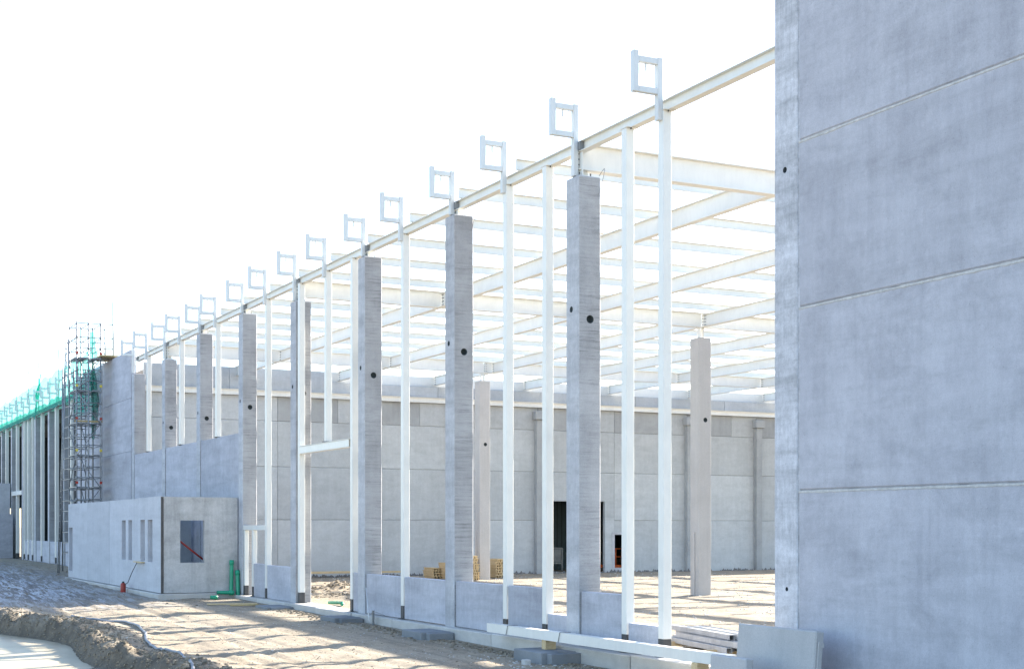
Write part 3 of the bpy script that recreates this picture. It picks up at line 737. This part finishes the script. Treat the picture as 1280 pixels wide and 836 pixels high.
# board on the sill, cable and red cylinder
ys0 = FY(171); ys1 = FY(181)
m = MB(); m.box(OX-.14, OX+.02, ys1, ys0, 1.085, 1.125, bev=.006); one(m, 'sill_board', 'wood', 'light wooden board under the office slot windows', 'board', (OX, (ys0+ys1)/2, 1.1))
gy = FY(164); 
m = MB(); m.tube([(OX-.10, FY(174.5), 1.08), (OX-.16, FY(171), .75), (OX-.22, FY(167), .3), (OX-.3, gy, .20)], .014, 6); one(m, 'power_cable', 'black', 'black cable hanging from the sill board to the red canister', 'cable', (OX-.2, FY(170), .5))
t = thing('canister', 'small red canister on the ground against the long office wall', 'canister', (OX-.3, gy, -.1))
m = MB(); zz = gz(OX-.3, gy); m.tube([(OX-.3, gy, zz), (OX-.3, gy, zz+.03), (OX-.3, gy, zz+.32), (OX-.3, gy, zz+.37)], [.09, .10, .10, .07], 14); m.build('body', 'red', t)
m = MB(); m.tube([(OX-.3, gy, zz+.371), (OX-.3, gy, zz+.43)], [.045, .04], 10); m.build('cap', 'black', t)

# ------------------------------------------------------------------ green drain pipes
def pipe(name, pts, r, lab):
    m = MB(); m.tube(pts, r, 14, cap=False); m.tube([Vector(pts[-1])+(Vector(pts[-2])-Vector(pts[-1])).normalized()*.18, pts[-1]], r*1.16, 14); m.tube([Vector(pts[-1])-Vector((0, 0, .001)), Vector(pts[-1])+Vector((0, 0, .001))], r*.9, 10, 1)
    return one(m, name, ['green_pipe', 'black'], lab, 'pipe', pts[0], 'green drain pipes by the office')
pipe('drain_pipe', [(13.98, 49.55, -.02), (14.02, 49.62, 1.22)], .07, 'taller green plastic pipe standing against the office corner')
pipe('drain_pipe', [(14.20, 49.45, -.02), (14.21, 49.56, .86)], .07, 'shorter green plastic pipe standing against the office corner')
pipe('drain_pipe', [(13.45, 49.5, .09), (14.05, 49.40, .08)], .065, 'green plastic pipe lying at the foot of the upright pipes')
pipe('drain_pipe', [(12.95, 48.5, -.02), (13.2, 48.45, -.04)], .06, 'short green pipe stub lying on the soil in front of the office')
m = MB(); m.tube([(15.4, 43.3, -.02), (15.6, 42.6, .0), (15.4, 42.1, -.02)], .05, 8); one(m, 'drain_pipe', 'green_pipe', 'green pipe end on the threshold of the wide gate opening', 'pipe', (15.4, 42.7, 0), 'green drain pipes by the office')

# ------------------------------------------------------------------ foundation pads sticking out at the columns
padlab = ['dark concrete pad under the lying white beam, near the tallest column', 'dark stepped concrete pad below the second concrete column', 'dark concrete pad at the right side of the gate opening', 'dark concrete pad left of the gate opening, low and worn']
for (y, l) in zip(colY[:4], padlab):
    m = MB(); g = gz(13.4, y)
    xo = 13.28+random.uniform(-.05, .05)
    m.box(xo, 14.06, y-.85, y+.35, -.6, -.09, bev=.012)
    m.box(xo+.12, 14.06, y-1.05, y-.855, -.6, -.105, bev=.012)
    one(m, 'foundation_pad', 'pad', l, 'concrete pad', (13.7, y-.2, -.3), 'foundation pads in front of the columns')
# ------------------------------------------------------------------ lying white H beam on blocks
a = Vector((13.80, 28.25, .19)); b_ = Vector((13.60, 18.95, .235))
t = thing('steel_beam', 'long white steel beam lying on blocks along the foot of the facade', 'steel beam', tuple((a+b_)/2))
m = MB(); m.prism([(-.09, -.095), (.09, -.095), (.09, .095), (-.09, .095)], a, b_); m.build('beam', 'white', t)
m = MB(); m.box(13.71, 13.89, 28.255, 28.267, .10, .285); m.build('end_plate', 'white', t)
for k, y in enumerate((27.0, 24.6)):
    m = MB(); d_ = (a-b_); q = b_+d_*((y-b_.y)/d_.y)
    m.tube([q+Vector((-.1, .25, -.1)), q+Vector((-.1, .18, .1)), q+Vector((.1, .1, .1)), q+Vector((.1, .1, -.1))], .007, 5); m.build('lashing_wire', 'bolt', t)
for (y, x, l) in ((25.6, 13.8, 'wooden block under the middle of the lying white beam'), (19.9, 13.6, 'wooden block under the near end of the lying white beam')):
    q = b_+(a-b_)*((y-b_.y)/(a.y-b_.y)); zb = -.09 if y < 26.5 and y > 24 else -.30
    if y < 20: zb = gz(x, y)
    m = MB(); m.box(x-.1, x+.14, y-.09, y+.09, zb if y != 28.9 else -.31, q.z-.096, bev=.006); one(m, 'timber_block', 'wood', l, 'wooden block', (x, y, zb), 'blocks under the lying white beam')

# ------------------------------------------------------------------ leaning slabs by the big wall
def slab(x, y0, y1, z0, z1, th, lean, label):
    o = None; m = MB(); m.box(0, th, -(y1-y0)/2, (y1-y0)/2, 0, z1-z0, bev=.02)
    m.box(th*.3, th*.7, -(y1-y0)/2-.03, -(y1-y0)/2-.001, .3, z1-z0-.16)
    m.box(th*.2, th*.8, -(y1-y0)/2-.045, -(y1-y0)/2-.031, z1-z0-.24, z1-z0-.17)
    for v in m.v: v += Vector((0, 0, 0))
    ob = m.build('concrete_slab', 'panel_pale', None, (0, 0, 0)); ob.location = (x, (y0+y1)/2, z0); ob.rotation_euler = (0, lean, 0)
    return tag(ob, label, 'concrete slab', 'loose slabs by the right hand wall')
slab(13.50, 16.85, 18.80, -.32, .86, .16, R(5), 'larger loose concrete slab standing against the foot of the right hand wall')
slab(12.80, 17.55, 18.48, -.30, .42, .15, R(3), 'smaller loose concrete slab in front of the larger slab at the bottom edge')
m = MB(); m.box(12.7, 12.95, 18.65, 19.1, -.33, .02, bev=.01); one(m, 'timber_block', 'wood', 'piece of timber at the left end of the smaller slab', 'wooden block', (12.8, 18.9, -.3))

# ------------------------------------------------------------------ stack of channel profiles inside the facade
dirv = Vector((math.sin(R(11)), math.cos(R(11)), 0)); sidev = Vector((dirv.y, -dirv.x, 0))
k = 0
base = Vector((15.9, 22.3, 0))
U = [(-.06,-.05),(.06,-.05),(.06,.05),(.05,.05),(.05,-.04),(-.05,-.04),(-.05,.05),(-.06,.05)]
whites = 0
lay = [(0, 9), (1, 8), (2, 4)]
t = thing('profile_bundle', 'low stack of white steel channel profiles lying on the hall floor behind the lying beam', 'steel profiles', tuple(base))
for L_, n in lay:
    for i in range(n):
        off = base+sidev*(i*.165+random.uniform(-.025, .025)+.1*L_)+dirv*random.uniform(-.5, .3)+Vector((0, 0, .06+.11*L_))
        m = MB(); m.prism(U if (i+L_) % 2 else [(a_, -b2) for a_, b2 in U][::-1], off, off+dirv*random.uniform(2.9, 3.5)); m.build('channel', 'profile', t)
m = MB()
for q in (.4, 2.5): m.prism([(-.06,-.05),(.06,-.05),(.06,.04),(-.06,.04)], base+dirv*q-sidev*.3, base+dirv*q+sidev*1.7)
m.build('bearer', 'wood', t)
# ------------------------------------------------------------------ timber stacks on the hall floor
def timber_stack(x, y, n, label, w_=.42):
    t = thing('timber_stack', label, 'pallet stack', (x, y, -.1), 'pale timber stacks on the hall floor'); z = gz(x, y)+.02
    for k in range(n):
        off = random.uniform(-.05, .05); w_ *= .95
        for s_ in (-1, 0, 1):
            m = MB(); m.box(x+off+s_*w_*.40-.03+random.uniform(-.02,.02), x+off+s_*w_*.40+.03, y-.55, y+.55, z, z+.095, bev=.004); m.build('block', 'wood', t)
        z += .096
        m = MB(); m.box(x+off-w_/2-random.uniform(0,.05), x+off+w_/2+random.uniform(0,.05), y-.6, y+.6, z, z+.03); m.build('board', 'wood', t)
        z += .031
timber_stack(27.62, 63.0, 4, 'lower left timber stack beside the second column, three together')
timber_stack(28.05, 62.2, 6, 'middle timber stack of the group seen left of the second column')
timber_stack(28.62, 63.1, 5, 'right timber stack of the group seen left of the second column')
timber_stack(30.95, 63.0, 7, 'tall timber stack just right of the farther free standing column', .38)
timber_stack(31.4, 63.4, 7, 'timber stack touching the white post right of the farther free standing column', .38)
timber_stack(28.75, 61.0, 9, 'thin timber stack half hidden left of the farther free standing column', .3)
m = MB(); m.box(21.5, 26.2, 66.1, 66.5, .12, .22); m.box(22, 27.5, 66.55, 66.7, .10, .19); one(m, 'timber_length', 'wood', 'long timbers lying on the dark stones at the foot of the end wall', 'timber', (24, 66.4, .1))
# scraps on the ground in front
for (x, y, L_, a_, mt, l) in ((12.9, 45.6, 1.6, 70, 'wood', 'weathered board lying on the sand near the office end of the facade'), (13.1, 44.9, .9, 80, 'plank', 'short board lying just in front of the low worn pad'),
        (14.9, 20.6, .8, 15, 'wood', 'short timber beside the stack of channel profiles')):
    m = MB(); c_, s_ = math.cos(R(a_)), math.sin(R(a_)); z = gz(x, y)+.03
    m.prism([(-.07, -.02), (.07, -.02), (.07, .02), (-.07, .02)], (x-s_*L_/2, y+c_*L_/2, z), (x+s_*L_/2, y-c_*L_/2, z+.01)); one(m, 'board', mt, l, 'board', (x, y, z))
m = MB(); m.box(12.93, 13.07, 24.95, 25.1, gz(13, 25)-.02, gz(13, 25)+.10, bev=.01); one(m, 'concrete_spacer', 'crumb', 'small white block on the sand before the nearest dark pad', 'block', (13, 25, -.3))
# rod and stake by the facade
m = MB(); m.tube([(13.75, 35.5, -.1), (14.2, 36.9, .72)], .012, 6); one(m, 'steel_rod', 'white2', 'thin white rod leaning on the low panel right of the gate', 'rod', (13.9, 36, 0))
m = MB(); m.box(13.95, 14.0, 35.75, 35.82, -.4, .16); m.tube([(13.97, 35.9, .08), (13.9, 35.4, .14), (13.95, 34.9, .08)], .01, 5); one(m, 'stake', 'galv', 'short grey stake stuck in front of the footing near the gate', 'stake', (13.97, 35.8, 0))
# ------------------------------------------------------------------ hose on the ground
hp = [(7.22, 42.0), (7.5, 40.8), (7.85, 39.7), (8.07, 38.7), (8.05, 37.2), (7.79, 35.2), (7.4, 33.4), (7.15, 32.0), (6.99, 30.1), (7.08, 29.1), (7.01, 28.1), (6.8, 27.0), (6.59, 25.9), (6.3, 24.5), (6.2, 22.5)]
def spline(P, n=8):
    out = []
    for i in range(len(P)-1):
        p0, p1, p2, p3 = [Vector(P[max(0, min(len(P)-1, i+q))]) for q in (-1, 0, 1, 2)]
        for k in range(n):
            t_ = k/n; out.append(.5*((2*p1)+(-p0+p2)*t_+(2*p0-5*p1+4*p2-p3)*t_*t_+(-p0+3*p1-3*p2+p3)*t_**3))
    return out+[Vector(P[-1])]
m = MB(); m.tube([(p.x, p.y, gz(p.x, p.y)+.028) for p in spline(hp, 7)], .032, 8); one(m, 'hose', 'hose', 'grey hose snaking over the sandy ground above the muddy bank', 'hose', (7.5, 35, -.2))
# ------------------------------------------------------------------ clods and crumbs
def scatter(name, mat, spots, label):
    m = MB()
    for (x, y, r) in spots:
        z = gz(x, y); a0 = random.uniform(0, 6); b = len(m.v); ns = 5
        for i in range(ns):
            a_ = a0+i*2*math.pi/ns; q = r*random.uniform(.7, 1.2); m.v.append(Vector((x+q*math.cos(a_), y+q*math.sin(a_), z-.3*r)))
        for i in range(ns):
            a_ = a0+.4+i*2*math.pi/ns; q = r*random.uniform(.5, .9); m.v.append(Vector((x+q*math.cos(a_), y+q*math.sin(a_), z+.5*r*random.uniform(.7, 1.2))))
        for i in range(ns):
            j = (i+1) % ns; m.f.append([b+i, b+j, b+ns+j, b+ns+i]); m.m.append(0); m.sm.append(False)
        m.f.append([b+ns+i for i in range(ns)]); m.m.append(0); m.sm.append(False)
    o = m.build(name, mat); tag(o, label, name, kind='stuff')
sp = []
for k in range(3000):
    y = random.uniform(22, 46); d = max(-.55, random.gauss(.0, .4)); x = berm_x(y)+d
    sp.append((x, y, random.uniform(.015, .05)*(1 if random.random() < .93 else 1.8)))
for k in range(2600):
    y = 18+45*random.random()**1.3; x = random.uniform(7, 14)
    sp.append((x, y, random.uniform(.008, .024)))
for k in range(900):
    y = random.uniform(19, 45); x = 13.85-abs(random.gauss(0, .3)); sp.append((x, y, random.uniform(.02, .07)))
for k in range(500):
    y = random.uniform(44, 95); x = random.uniform(5, 13); sp.append((x, y, random.uniform(.02, .06)))
sp = [q for q in sp if not (11.3 < q[0] and 49.5 < q[1] < 68.6)]
sp += [(random.gauss(19.2, .8), random.gauss(52.8, .6), random.uniform(.02, .09)) for k in range(260)]+[(random.gauss(17.4, .9), random.gauss(47.3, .5), random.uniform(.02, .07)) for k in range(260)]
scatter('soil_clods', 'clod', sp, 'brown soil clods strewn over the bank and the building site ground')
sp = [(random.uniform(15, 45), random.uniform(20, 66), random.uniform(.015, .05)) for k in range(2500)]
sp += [(random.uniform(12.3, 14), random.uniform(20, 27), random.uniform(.015, .04)) for k in range(160)]
sp += [(random.uniform(6.5, 14), 18+42*random.random()**1.4, random.uniform(.008, .022)) for k in range(1500)]
sp = [q for q in sp if not (11.3 < q[0] < 14.5 and 49.5 < q[1] < 68.6)]
scatter('rubble_crumbs', 'crumb', sp, 'pale concrete crumbs strewn over the hall floor and the sand in front')

# ------------------------------------------------------------------ scaffold tower
t = thing('scaffold_tower', 'tall galvanised scaffold tower standing between the far column row and the tall grey wall', 'scaffold', (13.2, 73.5, .1))
X4 = [12.60, 13.17, 13.75, 14.36]
for i, x in enumerate(X4):
    for j, y in enumerate((72., 74., 76.)):
        zb = .1; ztop = (12.45, 12.45, 10.55)[j]
        if i == 3: zb = 10.7
        if i == 3 and j == 2: continue
        if i == 3 and j == 0: ztop = 13.5
        m = MB(); m.tube([(x, y, zb), (x, y, ztop)], .04, 6); sd_ = m.build('standard', 'galv', t)
lev = [z for z in [1.1, 2.7, 4.3, 5.88, 7.45, 9.05, 10.65]]
zz_ = []
for z in lev: zz_ += [z, z+.52, z+1.04]
for z in [q for q in zz_ if q < 12]+[12.38]:
    top3 = z < 10.6
    for y in ((72., 74., 76.) if top3 else (72., 74.)):
        m = MB(); m.tube([(X4[0], y, z), (X4[2] if z < 10.6 else X4[3], y, z)], .024, 5); m.build('ledger', 'galv', t)
    for x in X4[:3]:
        m = MB(); m.tube([(x, 72., z-.03), (x, 76. if top3 else 74., z-.03)], .022, 5); m.build('ledger', 'galv', t)
for k, z in enumerate(lev[:-1]):
    s_ = 1 if k % 2 else -1
    m = MB(); m.tube([(12.60, 71.95, z), (13.75, 71.95, z+1.6)] if s_ > 0 else [(13.75, 71.95, z), (12.60, 71.95, z+1.6)], .02, 6); m.build('diagonal_brace', 'galv', t)
    m = MB(); m.tube([(12.57, 72.0, z), (12.57, 74., z+1.6)] if s_ > 0 else [(12.57, 74., z), (12.57, 72., z+1.6)], .02, 6); m.build('diagonal_brace', 'galv', t)
    m = MB(); m.tube([(13.17, 72.05, z+.05), (13.17, 73.95, z+1.6)], .022, 6); m.build('diagonal_brace', 'galv', t)
for z in lev[1:]:
    for px0 in (12.56, 12.90, 13.42):   # separate steel decks with gaps
        m = MB(); m.box(px0, px0+.31, 72.05, 73.95, z+.03, z+.07); m.build('deck', 'galv', t)
for z in lev[1:]:
    for x in (12.55, 13.80):
        m = MB(); m.tube([(x, 72, z+.95), (x, 74, z+.95)], .018, 5); m.build('guard_rail', 'galv', t)
    m = MB(); m.box(12.5, 13.85, 72.02, 72.05, z+.085, z+.17); m.build('toe_board', 'plank', t) if z == 7.45 else None
m = MB(); m.box(13.7, 14.7, 71.7, 73.95, 10.76, 10.84, bev=.005); m.build('plank', 'plank', t)
m = MB()
for z in lev:
    for x in X4[:3]:
        for dz in (0, .52, 1.04): m.tube([(x, 72, z+dz-.06), (x, 72, z+dz+.06)], .055, 6)
tag(m.build('couplers', 'galv', t), kind='stuff')
for k, z in enumerate(lev):
    for x in (12.60, 13.75):
        m = MB(); m.box(x-.06, x+.06, 71.9, 71.93, z+.2, z+.32); m.build('tag_plate', 'yellow' if k % 2 else 'red', t)
t = thing('ladder', 'long thin ladder leaning on the left side of the scaffold tower', 'ladder', (12.1, 73, .1))
for dy in (0, .4):
    m = MB(); m.tube([(12.0, 73.4+dy, .1), (12.42, 73.6+dy, 11.7)], .028, 6); m.build('rail', 'galv', t)
m = MB()
for k in range(38):
    f_ = k/38; m.tube([(12.0+.42*f_, 73.4+.2*f_, .3+11.3*f_), (12.0+.42*f_, 73.8+.2*f_, .3+11.3*f_)], .016, 5)
tag(m.build('rungs', 'galv', t), kind='stuff')

# ------------------------------------------------------------------ netting
def sheet(name, mat, P, Q, label, cat, nu=40, nv=10, amp=.12, kind=None, seed=0):
    """P(u), Q(u): lower and upper edge curves"""
    m = MB()
    for i in range(nu+1):
        u = i/nu; a, b = Vector(P(u)), Vector(Q(u))
        for j in range(nv+1):
            v = j/nv; p = a.lerp(b, v); s_ = math.sin(math.pi*v)
            p.x += amp*noise.noise(Vector((u*14, v*2.5, seed)))*(.3+s_); p.z += -.25*amp*s_*abs(math.sin(u*nu*.5)); m.v.append(p)
    for i in range(nu):
        for j in range(nv):
            b = i*(nv+1)+j; m.f.append([b, b+nv+1, b+nv+2, b+1]); m.m.append(0); m.sm.append(True)
    return one(m, name, mat, label, cat, tuple(P(.5)))
def sag(u, n=7): return abs(math.sin(u*n*math.pi))
sheet('safety_net', 'net', lambda u: (14.9, 82.+40*u, 9.75), lambda u: (14.95, 82.+40*u, 12.2-.12*sag(u, 8)-.25*u+.15*noise.noise(Vector((u*17, 0, 4)))), 'translucent aqua safety net rising above the far left roof edge', 'safety net', 70, 8, .25)
sheet('net_roll', 'net_dense', lambda u: (14.12, 82.+40*u, 9.5+.15*noise.noise(Vector((u*30, 0, 0)))), lambda u: (14.2, 82.+40*u, 10.02+.3*noise.noise(Vector((u*24, 3, 0)))), 'bunched dark green netting along the far left roof edge', 'safety net', 120, 3, .25, seed=3)
sheet('hanging_net', 'net_thin', lambda u: (13.40+.24*u, 72.6, 6.7+.6*abs(u-.5)), lambda u: (13.5+.08*u, 72.6, 10.6), 'dark green net hanging down inside the scaffold tower', 'safety net', 10, 14, .35, seed=5)
sheet('hanging_net', 'net', lambda u: (13.35+.4*u, 73., 10.7), lambda u: (13.35+.3*u, 73., 12.1), 'pale green net strip hung at the top of the scaffold tower', 'safety net', 6, 8, .15, seed=6)
sheet('hanging_net', 'net_thin', lambda u: (13.95+.2*u, 74.7+6.5*u, 8.6-.3*u), lambda u: (13.95+.1*u, 74.6+6.5*u, 10.75-.5*u), 'green netting draped over the wall top behind the scaffold tower', 'safety net', 14, 8, .3, seed=8)
sheet('hanging_net', 'net_dense', lambda u: (13.95, 94.3+.5*u, 9.2), lambda u: (14.3, 94.3+.35*u, 12.1), 'gathered dark green net hanging like a rope at the far left roof edge', 'safety net', 5, 10, .2, seed=9)
for k, (y, h) in enumerate(((84.4, 13.7), (87.6, 13.5), (90.9, 13.3), (94.2, 12.9), (98.8, 13.3), (103.2, 13.2), (109, 13.0))):
    m = MB(); m.tube([(14.85, y, 9.8), (14.85, y, h)], .04, 6); one(m, 'net_pole', 'galv', f'thin pole holding the aqua safety net, {ORD[k]} beyond the scaffold tower', 'pole', (14.9, y, 9.8), 'poles holding the safety net')
for o in bpy.data.objects:
    if '_w' in o.keys(): del o['_w']
